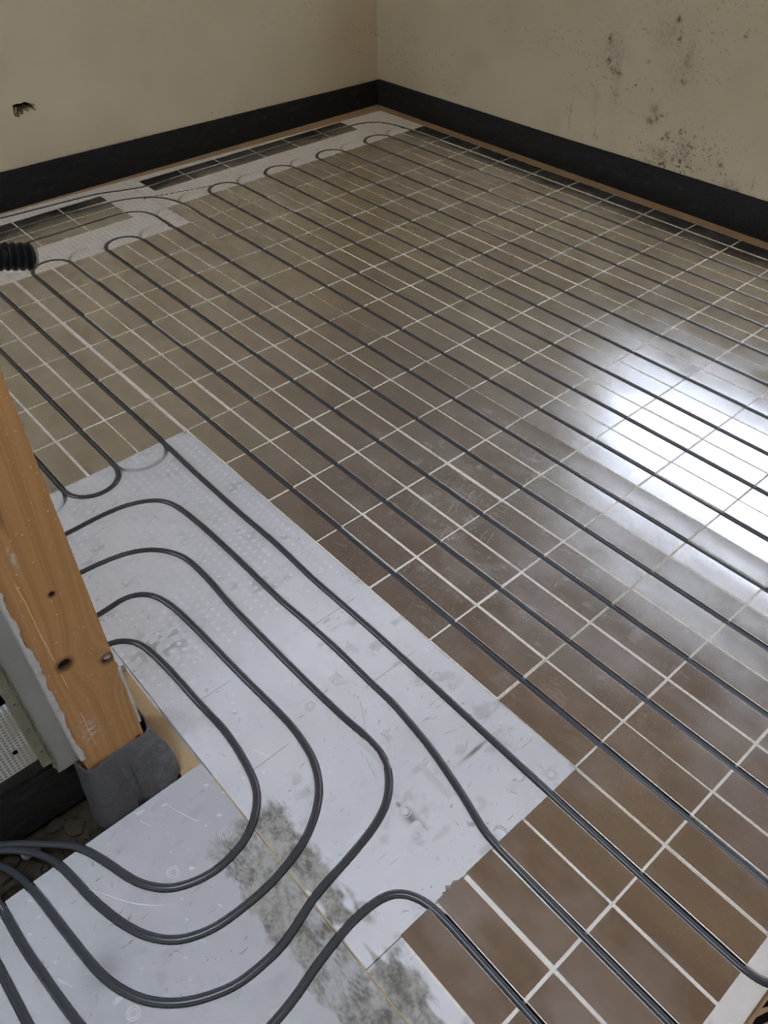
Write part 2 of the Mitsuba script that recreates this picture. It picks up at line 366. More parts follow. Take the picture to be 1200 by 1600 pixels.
jag = [(.398, .332), (.400, .350), (.404, .371), (.420, .373), (.436, .371), (.452, .374), (.470, .368), (.482, .360), (.490, .362), (.497, .349), (.494, .336), (.484, .333), (.478, .343), (.466, .337),
       (.455, .336), (.447, .343), (.440, .326), (.428, .331), (.414, .322), (.406, .327)]
hole = Polygon(jag)
put('wall_back', wall_with([hole], X0, X1 + .2, .10, 'y', Y1, 1), 'plaster', kind='structure')
put('wall_right', wall_with([sbox(WIN_RIGHT[0][0], WIN_RIGHT[1][0], WIN_RIGHT[0][1], WIN_RIGHT[1][1])], Y0 - .2, Y1, .22, 'x', X1, 1), 'plaster_right_dimmed', kind='structure')
put('wall_front', wall_with([], X0, X1, .22, 'y', Y0, -1), 'plaster', kind='structure')
put('wall_left', wall_with([sbox(WIN_LEFT[0][0], WIN_LEFT[1][0], WIN_LEFT[0][1], WIN_LEFT[1][1])], Y0 - .2, Y1 + .1, .12, 'x', X0, -1), 'plaster', kind='structure')
put('ceiling', extrude(sbox(X0 - .2, Y0 - .2, X1 + .2, Y1 + .2).difference(sbox(ADDED_SKYLIGHT[0][0], ADDED_SKYLIGHT[1][0], ADDED_SKYLIGHT[0][1], ADDED_SKYLIGHT[1][1])), ZC, ZC + .1), 'ceiling_wood', kind='structure')

def window(key, axis, at, span, zz):
    (a, b), (z0, z1) = span, zz
    t, w = .05, .05
    def bar(u0, u1, v0, v1):
        return bx(at, at + t, u0, u1, v0, v1) if axis == 'x' else bx(u0, u1, at - t, at, v0, v1)
    mid = (a + b) / 2
    put(key, join([bar(a, b, z0, z0 + w), bar(a, b, z1 - w, z1), bar(a, a + w, z0 + w, z1 - w), bar(b - w, b, z0 + w, z1 - w), bar(mid - w / 2, mid + w / 2, z0 + w, z1 - w)]), 'frame_white', kind='structure')

window('window_1', 'x', X1 + .14, *WIN_RIGHT)
window('window_3', 'x', X0 - .10, *WIN_LEFT)
(sx0, sx1), (sy0, sy1) = ADDED_SKYLIGHT
put('window_2', join([bx(sx0, sx1, sy0, sy0 + .06, ZC - .01, ZC + .14), bx(sx0, sx1, sy1 - .06, sy1, ZC - .01, ZC + .14), bx(sx0, sx0 + .06, sy0 + .06, sy1 - .06, ZC - .01, ZC + .14), bx(sx1 - .06, sx1, sy0 + .06, sy1 - .06, ZC - .01, ZC + .14)]), 'frame_white', kind='structure')  # frame of the unseen skylight added for light on the boards

put('wall_outside_added', bx(X1 + 2.6, X1 + 2.8, -9.0, 6.0, -3.0, 7.0), 'added_wall_pale', kind='structure')  # unseen wall added to dim the sky mirrored through the right window

# black sheet standing in for the shade inside the knocked-out hole
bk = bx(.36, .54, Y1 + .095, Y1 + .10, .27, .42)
put('wall_back__black_backing', bk, 'black')
frag = []
for k, (cx, cz, w, h, a) in enumerate([(.418, .347, .004, .018, .4), (.429, .334, .008, .006, -.5), (.412, .336, .003, .012, -.3)]):
    m = bx(-w / 2, w / 2, -.012, .012, -h / 2, h / 2)
    m.apply_transform(trimesh.transformations.rotation_matrix(a, (0, 1, 0)))
    m.apply_translation((cx, Y1 + .03, cz))
    put('wall_back__plaster_fragment', m, 'plaster_crust')

# foam edge strips used as upstands along the two walls
def strip(P0, P1, h0, h1, nrm, thick=.010, n=40):
    P0, P1, nrm = (np.array(a, float) for a in (P0, P1, nrm))
    prof = []
    for i in range(n + 1):
        t = i / n
        q = P0 + (P1 - P0) * t
        h = h0 + (h1 - h0) * t + (meshkit.noise(np.array([t * 9, 3., 1.])) - .5) * .004
        lean = .001 + .004 * meshkit.noise(np.array([t * 7, 1., 5.]))
        for off, z in ((thick + lean, -.03), (thick + lean * .8, .02), (thick + lean * .3, .06), (thick, h - .002), (thick - .002, h), (0.001, h), (0.001, -.03)):
            prof.append([*(q[:2] + nrm * off), z])
    v = np.array(prof)
    k = 7
    f = []
    for i in range(n):
        for j in range(k):
            a, b, c, d = i * k + j, i * k + (j + 1) % k, (i + 1) * k + (j + 1) % k, (i + 1) * k + j
            f += [[a, b, c], [a, c, d]]
    m = trimesh.Trimesh(v, f, process=False)
    m.fix_normals()
    return m

put('baseboard_back', strip((X0, Y1), (X1 - .002, Y1), .185, .104, (0, -1)), 'foam', kind='structure')
put('baseboard_right', strip((X1, Y1 - .014), (X1, Y0), .107, .150, (-1, 0)), 'foam', kind='structure')

# ------------------------------------------------------------------ pipe routes (plan)
PX = lambda k: (k + .5) * .15          # column centre
XW = 2.165                             # column along the right wall
def col(k):
    return XW if k == 14 else PX(k)

def far_y(k):
    return 1.4 if k >= 5 else 1.2

NEAR_Y = -1.80
def straight(k, y0, y1, step=.10):
    n = max(2, int(abs(y1 - y0) / step) + 1)
    x = col(k)
    return [(x, y) for y in np.linspace(y0, y1, n)]

def u_far(k, y):                      # from column k to k-1 / k+1 at the far end; pinched on the left leg as laid
    a, b = col(k), col(k - 1)
    r, c = (a - b) / 2, (a + b) / 2
    return [tuple(q) for q in arc(c, y, r, 0, 180)]

def u_near(k, y, dirn=-1):
    a, b = col(k), col(k + dirn)
    r, c = abs(a - b) / 2, (a + b) / 2
    return [tuple(q) for q in (arc(c, y, r, 0, -180) if dirn < 0 else arc(c, y, r, 180, 360))]

# loop 1: along the back wall, round the corner, and back and forth to the row that leaves left of the corner
loop1 = [(x, 1.79) for x in np.linspace(-1.6, .10, 8)]
loop1 += [(.183, 1.778), (.385, 1.760), (.598, 1.738), (.70, 1.700), (.80, 1.671), (.90, 1.667)] + [(x, 1.665) for x in np.linspace(1.0, 1.90, 7)]
loop1 += [(1.985, 1.66), (2.06, 1.645), (2.125, 1.595), (2.155, 1.50), (2.163, 1.42)]
loop1 += straight(14, 1.33, NEAR_Y)
k = 14
while k > 6:
    loop1 += u_near(k, NEAR_Y)[1:-1] + straight(k - 1, NEAR_Y, 1.39)
    k -= 1
    loop1 += u_far(k, 1.40)[1:-1] + straight(k - 1, 1.39, NEAR_Y)
    k -= 1
loop1 += u_near(6, NEAR_Y)[1:-1] + straight(5, NEAR_Y, 1.15)
loop1 += [(.826, 1.25), (.832, 1.335), (.818, 1.44), (.775, 1.53), (.70, 1.585), (.61, 1.615), (.50, 1.625)] + [(x, 1.63) for x in np.linspace(.40, -1.6, 12)]
# loop 2: row beside the back wall, columns 4 .. -1, then the short columns by the post
loop2 = [(x, 1.48) for x in np.linspace(-1.6, .45, 12)] + [(.53, 1.482), (.60, 1.474), (.655, 1.435), (.678, 1.36), (.676, 1.27)] + straight(4, 1.19, NEAR_Y)
loop2 += u_near(4, NEAR_Y)[1:-1] + straight(3, NEAR_Y, 1.19) + u_far(3, 1.20)[1:-1] + straight(2, 1.19, NEAR_Y)
loop2 += u_near(2, NEAR_Y)[1:-1] + straight(1, NEAR_Y, 1.19) + u_far(1, 1.20)[1:-1] + straight(0, 1.19, NEAR_Y)
bb = [(-.075, -1.79), (-.075, -1.60), (-.075, -1.42), (-.0745, -1.265), (-.073, -1.10), (-.0725, -.93), (-.074, -.83), (-.077, -.69), (-.074, -.54), (-.078, -.39), (-.079, -.18), (-.076, -.02)]
loop2 += u_near(0, NEAR_Y)[1:-1] + bb + straight(-1, .02, 1.19)[1:] + u_far(-1, 1.20)[1:-1] + straight(-2, 1.19, -.005)
loop2 += u_near(-2, -.010)[1:-1] + straight(-3, -.005, 1.19) + u_far(-3, 1.20)[1:-1] + straight(-4, 1.19, .1)
# distribution loops on the bare boards
MAN = lambda y, x=-1.05: [(x, y + .03)]
run_c = [(-1.7, -.300), (-1.2, -.305), (-.80, -.306), (-.60, -.307), (-.469, -.309), (-.389, -.318), (-.338, -.335), (-.300, -.364), (-.276, -.40), (-.263, -.438), (-.260, -.512), (-.265, -.643), (-.264, -.811), (-.261, -.955), (-.258, -1.03), (-.253, -1.08), (-.253, -1.123), (-.265, -1.165),
         (-.288, -1.196), (-.322, -1.222), (-.359, -1.236), (-.426, -1.249), (-.505, -1.260), (-.622, -1.290), (-.675, -1.289), (-.725, -1.274), (-.772, -1.247), (-.812, -1.203), (-.840, -1.136), (-.855, -1.028), (-.868, -.925), (-.893, -.855), (-.96, -.80), (-1.05, -.77)]
run_d = [(-1.7, -.450), (-1.2, -.450), (-.80, -.452), (-.60, -.455), (-.499, -.455), (-.440, -.449), (-.405, -.460), (-.378, -.493), (-.363, -.57), (-.354, -.813), (-.348, -.962), (-.356, -1.04), (-.379, -1.099), (-.412, -1.138), (-.492, -1.182),
         (-.587, -1.197), (-.650, -1.195), (-.717, -1.173), (-.763, -1.121), (-.796, -1.025), (-.815, -.921), (-.836, -.878), (-.881, -.831), (-.95, -.79), (-1.04, -.765)]
run_e = [(-1.7, -.54), (-1.2, -.54), (-.80, -.538), (-.62, -.536), (-.515, -.546), (-.473, -.589), (-.461, -.684), (-.457, -.804), (-.453, -.889), (-.461, -.975), (-.477, -1.038), (-.501, -1.071), (-.553, -1.105), (-.612, -1.114), (-.682, -1.094),
         (-.726, -1.044), (-.753, -.968), (-.775, -.917), (-.812, -.878), (-.876, -.822), (-.94, -.785), (-1.03, -.76)]
run_a = [(-1.7, -.15), (-1.2, -.15), (-.80, -.155), (-.60, -.160), (-.443, -.164), (-.359, -.162), (-.300, -.166), (-.252, -.180), (-.208, -.208), (-.188, -.245), (-.180, -.297), (-.174, -.404), (-.172, -.543), (-.172, -.675), (-.166, -.79), (-.163, -.914), (-.164, -.993), (-.163, -1.058), (-.167, -1.109),
         (-.175, -1.181), (-.189, -1.255), (-.204, -1.319), (-.220, -1.385), (-.222, -1.45), (-.224, -1.60), (-.225, -1.80)]
run_a += u_near(-2, -1.86) [1:-1] + [(-.375, -1.80), (-.375, -1.60), (-.375, -1.515), (-.375, -1.44), (-.380, -1.395), (-.400, -1.355), (-.430, -1.338), (-.478, -1.334), (-.567, -1.346), (-.643, -1.364), (-.70, -1.370), (-.77, -1.360), (-.83, -1.325), (-.875, -1.26),
         (-.897, -1.18), (-.908, -1.09), (-.916, -.998), (-.918, -.92), (-.935, -.85), (-.99, -.79), (-1.06, -.77)]
run_h = [(-.525, -2.2), (-.525, -1.85), (-.535, -1.72), (-.60, -1.60), (-.72, -1.52), (-.84, -1.46), (-.92, -1.36), (-.952, -1.25), (-.956, -1.122), (-.958, -1.019), (-.962, -.92), (-.99, -.84), (-1.07, -.79)]
RP = .0063

def pipe_z(P):
    """Height of the pipe axis: sunk in the aluminium channels, half proud on the bare boards at the post."""
    x, y = P[:, 0], P[:, 1]
    bare = ((x < -.002) & (y < -.012) & (y > -1.405)) | ((x < -.46) & (y < 0.0))
    turn = ((x < 2.2) & (y > 1.18))
    z = np.where(bare, -.0014, np.where(turn, -.0046, -.0066))
    return gaussian_filter1d(z, 3)

def route(pts, step=.012):
    P = np.array(pts, float)
    keep = np.r_[True, np.linalg.norm(np.diff(P, axis=0), axis=1) > 1e-4]
    P = P[keep]
    # even, unsmoothed resampling along a curve through the laid points (chord-length, local)
    from scipy.interpolate import PchipInterpolator
    s = np.r_[0, np.cumsum(np.linalg.norm(np.diff(P, axis=0), axis=1))]
    n = int(s[-1] / step)
    ss = np.linspace(0, s[-1], n)
    Q = np.c_[PchipInterpolator(s, P[:, 0])(ss), PchipInterpolator(s, P[:, 1])(ss)]
    Q = np.c_[gaussian_filter1d(Q[:, 0], 1.2, mode='nearest'), gaussian_filter1d(Q[:, 1], 1.2, mode='nearest')]
    return Q

def thin(Q, tol=.0006):
    """Drops points on straight stretches."""
    ls = LineString(Q).simplify(tol)
    return np.array(ls.coords)

routes = {}
for name, pts in (('loop1', loop1), ('loop2', loop2), ('run_a', run_a), ('run_c', run_c), ('run_d', run_d), ('run_e', run_e), ('run_h', run_h)):
    routes[name] = route(pts)

# empty turn grooves pressed into the boards between the used turns
ghost = []
for k in (12, 14):
    ghost.append(arc((col(k - 1) + col(k - 2)) / 2 + .15, 1.40, .075, 15, 165, 12))
for k in (8, 10):
    ghost.append(arc(k * .15, 1.40, .075, 15, 165, 12))
ghost += [arc(6 * .15, 1.40, .075, 15, 165, 12), arc(2 * .15, 1.20, .075, 15, 165, 12), arc(4 * .15, 1.20, .075, 15, 165, 12), arc(5 * .15 - .0, 1.33, .075, 60, 160, 10), arc(0, 1.20, .075, 15, 165, 12),
          arc(-1 * .15, 0.0, .075, -15, -165, 12), arc(-3 * .15, 0.0, .075, -15, -165, 12)]

# ------------------------------------------------------------------ boards on the floor
UZ, TZ = -.0165, -.0004           # underside and top of the white boards
PIT = sbox(-2.2, -.925, -.565, -.795)
under = sbox(X0, Y0, X1, Y1).difference(PIT)
put('floor__underlay_board', extrude(under.simplify(1e-6), FZ, UZ), 'fibreboard', label='brown fibreboard underlay')

groove = unary_union([LineString(r).buffer(.0079, quad_segs=4) for r in routes.values()] + [Point(-.199, -1.393).buffer(.0125)] + [LineString(g).buffer(.0068, quad_segs=4) for g in ghost])
edge = Polygon([(X0, -2.6), (2.253, -2.6), (2.253, 1.738), (.20, 1.812), (-1.0, 1.83), (X0, 1.83)])
area = sbox(X0, -2.55, 2.253, 1.83).intersection(edge)
cut = sbox(X0, -.922, -.525, -.615).union(sbox(X0, -.62, -.70, -.72))
cells = []
for x0, x1, ys in [(0, .75, (-2.55, -1.2, 0, 1.2, 1.83)), (.75, 1.5, (-2.55, -1.2, 0, 1.2, 1.83)), (1.5, 2.253, (-2.55, -1.2, 0, 1.2, 1.83)), (-.523, 0, (-2.55, -1.405, 0, 1.2, 1.83)), (-1.27, -.523, (-2.55, -.76, 0, 1.2, 1.83)), (X0, -1.27, (-2.55, -.76, 0, 1.2, 1.83))]:
    for y0, y1 in zip(ys[:-1], ys[1:]):
        cells.append((x0, x1, y0, y1))
board_of = []
for x0, x1, y0, y1 in cells:
    g = .0009
    gx1 = .0016 if abs(x1 + .523) < 1e-6 and y0 < -1 else g
    base = sbox(x0 + g, y0 + g, x1 - gx1, y1 - g).intersection(area).difference(cut)
    if abs(x1) < 1e-6 and y1 < .01 and y0 > -1.5:     # chips broken off the board edge next to the lowest plates
        base = base.difference(Polygon([(-.352, -1.41), (-.349, -1.399), (-.343, -1.402), (-.337, -1.394), (-.330, -1.400), (-.322, -1.397), (-.313, -1.403), (-.309, -1.41)]))
        base = base.difference(Polygon([(-.018, 0.0), (-.014, -.008), (-.006, -.011), (.01, -.012), (.01, .01)]))
    if not polys(base):
        continue
    top = base.difference(groove)
    m = join([extrude(base, UZ, -.0155), extrude(top, -.0155, TZ)])
    key = put('floor__insulation_board', m, 'eps_white')
    board_of.append((key, base, top))

def board_at(x, y):
    for key, base, top in board_of:
        if base.contains(Point(x, y)):
            return key
    return board_of[0][0]

# yellow foam filler in the open seam
P = np.array([(-.5229, y) for y in np.linspace(-.96, -2.4, 60)])
P[:, 0] += (np.array([meshkit.noise(np.array([y * 40, 1., 2.])) for y in P[:, 1]]) - .5) * .0016
seam = LineString(P).buffer(.0013).difference(groove)
put('floor__seam_filler', extrude(seam, -.0154, -.0004), 'seam_yellow', label='yellowish foam bead in the open board seam')

# embossed rings and scraped patches on the boards
def ring(x, y, R=.0105, r=.0013):
    a = np.linspace(0, 2 * np.pi, 33)
    ms = [trimesh.creation.torus(R, r, major_sections=28, minor_sections=6), trimesh.creation.torus(R * .62, r * .8, major_sections=22, minor_sections=6)]
    m = join(ms)
    m.apply_translation((x, y, TZ + .0001))
    return m

for x, y in [(-.051, -1.079), (-.292, -.960), (-.567, -1.069), (-.299, -1.252), (-.045, -1.380), (-.672, -1.068), (-.829, -1.215), (-.100, -.52), (-.150, -.35), (-.238, -.548)]:
    put(board_at(x, y) + '__embossed_ring', ring(x, y, .0105 if y < -.9 else .007), 'eps_plain', smooth=True)

def patch(x, y, L, W, ang, amp=.0035, seed=0):
    n, k = 26, 12
    u, v = np.meshgrid(np.linspace(-1, 1, n), np.linspace(-1, 1, k), indexing='ij')
    mask = np.clip(1.05 - np.maximum(np.abs(u), np.abs(v)) ** 6, 0, 1)
    h = (meshkit.fbm(np.stack([u * L * 260, v * W * 260, u * 0 + seed], -1), 3, seed) - .36) * amp * 1.5 * mask
    X, Y = u * L / 2, v * W / 2
    c, s = math.cos(ang), math.sin(ang)
    V = np.stack([x + X * c - Y * s, y + X * s + Y * c, TZ + .0002 + h], -1).reshape(-1, 3)
    q = np.array([[i * k + j, (i + 1) * k + j, (i + 1) * k + j + 1, i * k + j + 1] for i in range(n - 1) for j in range(k - 1)])
    return trimesh.Trimesh(V, np.vstack([q[:, [0, 1, 2]], q[:, [0, 2, 3]]]), process=False)

for i, (x, y, L, W, ang) in enumerate([(-.212, -.945, .030, .026, 1.57), (-.222, -1.116, .030, .016, 1.5), (-.264, -1.128, .085, .017, 1.60), (-.217, -1.250, .075, .016, 1.57), (-.205, -1.205, .02, .012, .3)]):
    put(board_at(x, y) + '__scraped_patch', patch(x, y, L, W, ang, seed=i), 'eps_plain', smooth=40)
# two long raised cuts
for P in ([(-.206, -1.012), (-.228, -1.05), (-.250, -1.085)], [(-.280, -1.115), (-.288, -1.14), (-.297, -1.165)], [(-.80, -.99), (-.775, -1.03), (-.735, -1.085), (-.695, -1.115)], [(-.62, -.95), (-.60, -1.0), (-.585, -1.03)]):
    P = spline(np.array([(a, b) for a, b in P] if len(P) > 3 else [P[0], ((P[0][0] + P[1][0]) / 2, (P[0][1] + P[1][1]) / 2), P[1], P[2]]), .006)
    r = .0016 * np.sin(np.linspace(.05, np.pi - .05, len(P))) + .0003
    put(board_at(*P[0]) + '__raised_cut', tube(np.c_[P, np.full(len(P), TZ)], r, 6), 'eps_plain', smooth=True)

# ------------------------------------------------------------------ aluminium heat plates with a channel for the pipe
def plate(length, half=.0718, seed=0, bowl=0., bowr=0., w0=None, w1=None):
    wl, wr = (half if w0 is None else w0), (half if w1 is None else w1)
    R = .0073
    a = np.radians(np.linspace(180, 360, 11))
    lip = lambda s: [(s * .0088, 0), (s * .0081, -.0003), (s * .0076, -.0011), (s * .0073, -.0028)]
    left = [(-wl, bowl), (-wl * .75, bowl * .45), (-wl * .45, bowl * .1)] + lip(-1)
    right = lip(1)[::-1] + [(wr * .45, bowr * .1), (wr * .75, bowr * .45), (wr, bowr)]
    mid = [(R * math.cos(t), -.0066 + R * math.sin(t)) for t in a]
    top = np.array(left + mid + right)
    d = np.gradient(top, axis=0)
    nn = np.c_[d[:, 1], -d[:, 0]] / np.linalg.norm(d, axis=1)[:, None]
    bot = top + nn * .0007
    prof = np.vstack([top, bot[::-1]])
    n = len(prof)
    ys = [-length / 2, -length / 6, length / 6, length / 2]
    v = np.vstack([np.c_[prof[:, 0], np.full(n, y), prof[:, 1]] for y in ys])
    f = []
    for s in range(len(ys) - 1):
        for j in range(n):
            p0, p1 = s * n + j, s * n + (j + 1) % n
            f += [[p0, p1, p1 + n], [p0, p1 + n, p0 + n]]
    m = len(top)
    for s, fl in ((0, 1), (len(ys) - 1, -1)):
        for j in range(m - 1):
            q = [s * n + j, s * n + j + 1, s * n + n - 2 - j, s * n + n - 1 - j]
            f += [[q[0], q[1], q[2]][::fl], [q[0], q[2], q[3]][::fl]]
    M = trimesh.Trimesh(v, f, process=False)
    M.fix_normals()
    return M

variants = {}
def plate_dict(length, bl, br, w0=None, w1=None):
    key = (round(length, 4), round(bl, 4), round(br, 4), w0, w1)
    if key not in variants:
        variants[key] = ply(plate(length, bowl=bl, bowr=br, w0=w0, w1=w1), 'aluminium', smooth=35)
    return variants[key]

BOWS = [(0, 0), (.0002, -.0002), (-.0002, .0003), (.0003, .0001)]
tilt_col = {k: rng.normal(0, .0015) for k in range(-6, 16)}
tilt_col.update({4: -.004, 3: -.002, 5: .0005})
LENGTH = .1945
count = 0
def add_plate(x, y, rot, tilt, bow, w0=None, w1=None, length=LENGTH):
    k = numbered('floor__heat_plate')
    d = dict(plate_dict(length, *bow, w0, w1))
    d['to_world'] = T().translate([x, y, .0004]).rotate([0, 0, 1], rot).rotate([0, 1, 0], math.degrees(tilt))
    scene[k] = d

for c in range(-5, 15):
    top_i = -7 if c >= 5 else -6
    rows = range(top_i, 0 if c < 0 else 9)
    rows = list(rows) + ([7, 8] if c in (-1, -2, -3) else [])
    for i in rows:
        y = -(i + .5) * .2
        if c < -1 and i >= 8 and c < -3:
            continue
        x = PX(c) if c < 14 else 2.168
        bow = BOWS[int(rng.integers(4))]
        if c == 4:
            bow = (.0003, .0026)
        if c == 3:
            bow = (.0006, .0010)
        base_w = .0718 if i > -3 or c < 5 else .0729
        w0, w1 = (float(np.clip(rng.normal(base_w, .0007), .0703, .0737)) for _ in range(2))
        if c == 14:
            w0, w1 = .0650, .0800
        if c == -1 and i < 0:
            w1 = .0690
        if c == 0 and i < 0:
            w0 = .0690
        if (c, i) == (2, 3):
            w1 = .0695
        if (c, i) == (3, 3):
            w0 = .0700
        add_plate(x + rng.normal(0, .0004), y + rng.normal(0, .0005), 0, tilt_col[c] + rng.normal(0, .0010), bow, w0, w1)
        count += 1
# rows along the back wall: pipe runs with the wall
for x in (.904, 1.103, 1.303, 1.502, 1.702, 1.888):
    L = LENGTH if x < 1.8 else .168
    add_plate(x, 1.665, 90, rng.normal(0, .001), BOWS[int(rng.integers(4))], length=L)
for yy in (1.63, 1.48):
    for x in (.502, .302, .102, -.098, -.298, -.498):
        add_plate(x, yy, 90, rng.normal(0, .001), BOWS[int(rng.integers(4))])

# ------------------------------------------------------------------ pimples of the bare boards
def dome(r=.0060, h=.0010):
    n = 7
    a = np.arange(n) * 2 * np.pi / n
    v = np.vstack([np.c_[r * np.cos(a), r * np.sin(a), np.zeros(n)], np.c_[r * .55 * np.cos(a), r * .55 * np.sin(a), np.full(n, h)], [[0, 0, h * 1.05]]])
    f = []
    for j in range(n):
        b = (j + 1) % n
        f += [[j, b, n + b], [j, n + b, n + j], [n + j, n + b, 2 * n]]
    return v, np.array(f)

plates_area = unary_union([sbox(0, -2.0, .75, 1.2), sbox(.75, -2, 2.26, 1.4), sbox(-.9, 0, 0, 1.2), sbox(.805, 1.59, 1.975, 1.74), sbox(-.7, 1.405, .603, 1.705), sbox(-.46, -2, 0, -1.4)])
dv, df = dome()
taken = groove.buffer(.004)
from shapely.prepared import prep
for key, base, top in board_of:
    g = base.difference(taken).difference(plates_area).buffer(-.006)
    g = g.intersection(unary_union([sbox(-1.0, 1.1, 2.3, 1.9), sbox(-.523, -.72, 0, 0), sbox(-1.2, -.6, -.523, 0)]))
    if g.is_empty or g.area < 1e-3:
        continue
    pg = prep(g)
    x0, y0, x1, y1 = g.bounds
    pts = []
    for i, x in enumerate(np.arange(math.floor(x0 / .0215) * .0215, x1, .0215)):
        for y in np.arange(math.floor(y0 / .0215) * .0215 + (i % 2) * .01075, y1, .0215):
            if pg.contains(Point(x, y)):
                pts.append((x, y))
    if not pts:
        continue
    V = np.vstack([dv + [x, y, TZ - .0001] for x, y in pts])
    F = np.vstack([df + i * len(dv) for i in range(len(pts))])
    k = put(key + '__pimples', trimesh.Trimesh(V, F, process=False), 'eps_clean' if base.bounds[1] > 1 else 'eps_soft', smooth=True, kind='stuff', label='rows of small raised pimples')

# jagged break line between two far boards
P = np.array([(.55 + .47 * t, 1.600 - .125 * t + (.006 if i % 2 else -.006)) for i, t in enumerate(np.linspace(.38, 1, 26))])
put('floor__board_break', extrude(LineString(P).buffer(.0022), TZ - .0005, TZ + .0004), 'dark_void', label='jagged dark break line in the white board')

# ------------------------------------------------------------------ pipes
def lift(Q, tail=None, tail_h=.05):
    z = pipe_z(Q)
    if tail:
        # free ends over the pit climb towards the manifold
        d = np.clip((-.90 - Q[:, 0]) / .15, 0, 1) * (Q[:, 1] > -.93) * (Q[:, 1] < -.74)
        z = z + d * tail_h
    return np.c_[Q, z]

PIPES = [('loop1', 'dark grey heating pipe looping across the plates from the corner row to the right wall', 0),
         ('loop2', 'dark grey heating pipe snaking over the left plates and along the white board edge', 0),
         ('run_a', 'dark grey heating pipe that bends from behind the post onto the lowest brown plates', 1),
         ('run_c', 'outermost of the three nested heating pipe bends on the white boards by the post', 1),
         ('run_d', 'middle of the three nested heating pipe bends on the white boards by the post', 1),
         ('run_e', 'innermost heating pipe bend on the white boards, nearest the foot of the post', 1),
         ('run_h', 'short straight piece of grey heating pipe left of all the nested bends', 1)]
for name, lab, tail in PIPES:
    Q = routes[name]
    m = tube(lift(Q, tail), RP, 14)
    put('heating_pipe', m, 'pipe', lab, 'pipe', smooth=60, group=None)

# ------------------------------------------------------------------ timber post, its foam wrap and the partition behind
PXL, PXR, PYF, PYB = -.700, -.590, -.862, -.745
man = mbox(PXL, PXR, PYF, PYB, UZ, 2.43)
for a, b, ra, rb, d in ((-.662, .377, .011, .0095, .018), (-.600, .337, .010, .008, .010), (-.638, .524, .0045, .004, .006)):
    s = m3.Manifold.sphere(1.0, 20).scale((ra, d, rb)).rotate((0, -25, 0)).translate((a, PYF, b))
    man = man - s
post = trimesh.Trimesh(*[np.array(q) for q in (to_tm(man).vertices, to_tm(man).faces)])
# chamfered, chipped arrises
fine = man.refine_to_length(.02)
pm = to_tm(fine)
v = np.array(pm.vertices)
e = (np.abs(v[:, 1] - PYF) < 1e-4) & ((np.abs(v[:, 0] - PXR) < 1e-4) | (np.abs(v[:, 0] - PXL) < 1e-4))
amt = .0015 + .006 * np.clip(meshkit.fbm(np.c_[v[:, 0] * 0, v[:, 1] * 0, v[:, 2] * 28], 3, 4) - .45, 0, 1)
v[e, 1] += amt[e]
v[e, 0] += np.where(v[e, 0] > -.65, -amt[e] * .8, amt[e] * .8)
put('timber_post', trimesh.Trimesh(v, pm.faces, process=False), 'post_wood', 'square orange-brown timber post standing at the end of the partition wall', 'post', smooth=25)
for a, b, ra, rb in ((-.662, .377, .0085, .0075), (-.600, .337, .0085, .0065), (-.638, .524, .0036, .0032)):
    m = trimesh.creation.icosphere(3, 1.0)
    m.apply_scale((ra, .004, rb))
    m = displaced(m, .004, 160, int(a * -1000))
    m.apply_transform(trimesh.transformations.rotation_matrix(math.radians(25), (0, 1, 0)))
    m.apply_translation((a + .001, PYF + (.010 if a < -.61 and ra > .004 else .006), b))
    put('timber_post__knot', m, 'plaster_crust' if a > -.61 else 'knot_dark', smooth=True, label='knot hole with grey dirt in it' if a > -.61 else 'dark loose knot')
# rough plaster left on the post's left corner
def crust(x_at, y_at, z0, z1, w, seed, out):
    """A ragged strip of plaster hugging a vertical arris: w(z) wide on the front face, some mm thick."""
    zs = np.arange(z0, z1, .0022)
    n1 = .6 * np.array([meshkit.fbm(np.array([z * 26, 1., 2.]), 3, seed) for z in zs]) + .25 * np.array([meshkit.fbm(np.array([z * 110, 4., 2.]), 4, 3) for z in zs]) + .08
    wid = np.clip(w * (n1 - .34) * 2.4, .0006, None)
    th = .0005 + .0009 * np.array([meshkit.fbm(np.array([z * 40, 5., 2.]), 3, seed + 3) for z in zs])
    V, F = [], []
    for z, a, t in zip(zs, wid, th):
        V += [(x_at - out * .004, y_at + .05, z), (x_at - out * .004, y_at - t, z), (x_at + out * a * .7, y_at - t, z), (x_at + out * a, y_at + .001, z)]
    k = 4
    for i in range(len(zs) - 1):
        for j in range(k):
            a, b = i * k + j, i * k + (j + 1) % k
            F += [[a, b, b + k], [a, b + k, a + k]]
    F += [[0, 1, 2], [0, 2, 3], [len(V) - 4, len(V) - 2, len(V) - 3], [len(V) - 4, len(V) - 1, len(V) - 2]]
    m = trimesh.Trimesh(V, F, process=False)
    m.fix_normals()
    return m
put('timber_post__plaster_crust', crust(PXL, PYF, .135, 2.3, .0085, 2, 1), 'plaster_crust', label='ragged grey plaster along the left edge')
put('timber_post__plaster_crust', crust(PXR, PYF, .14, .30, .0030, 8, -1), 'plaster_crust', label='flaked plaster at the lower right edge')

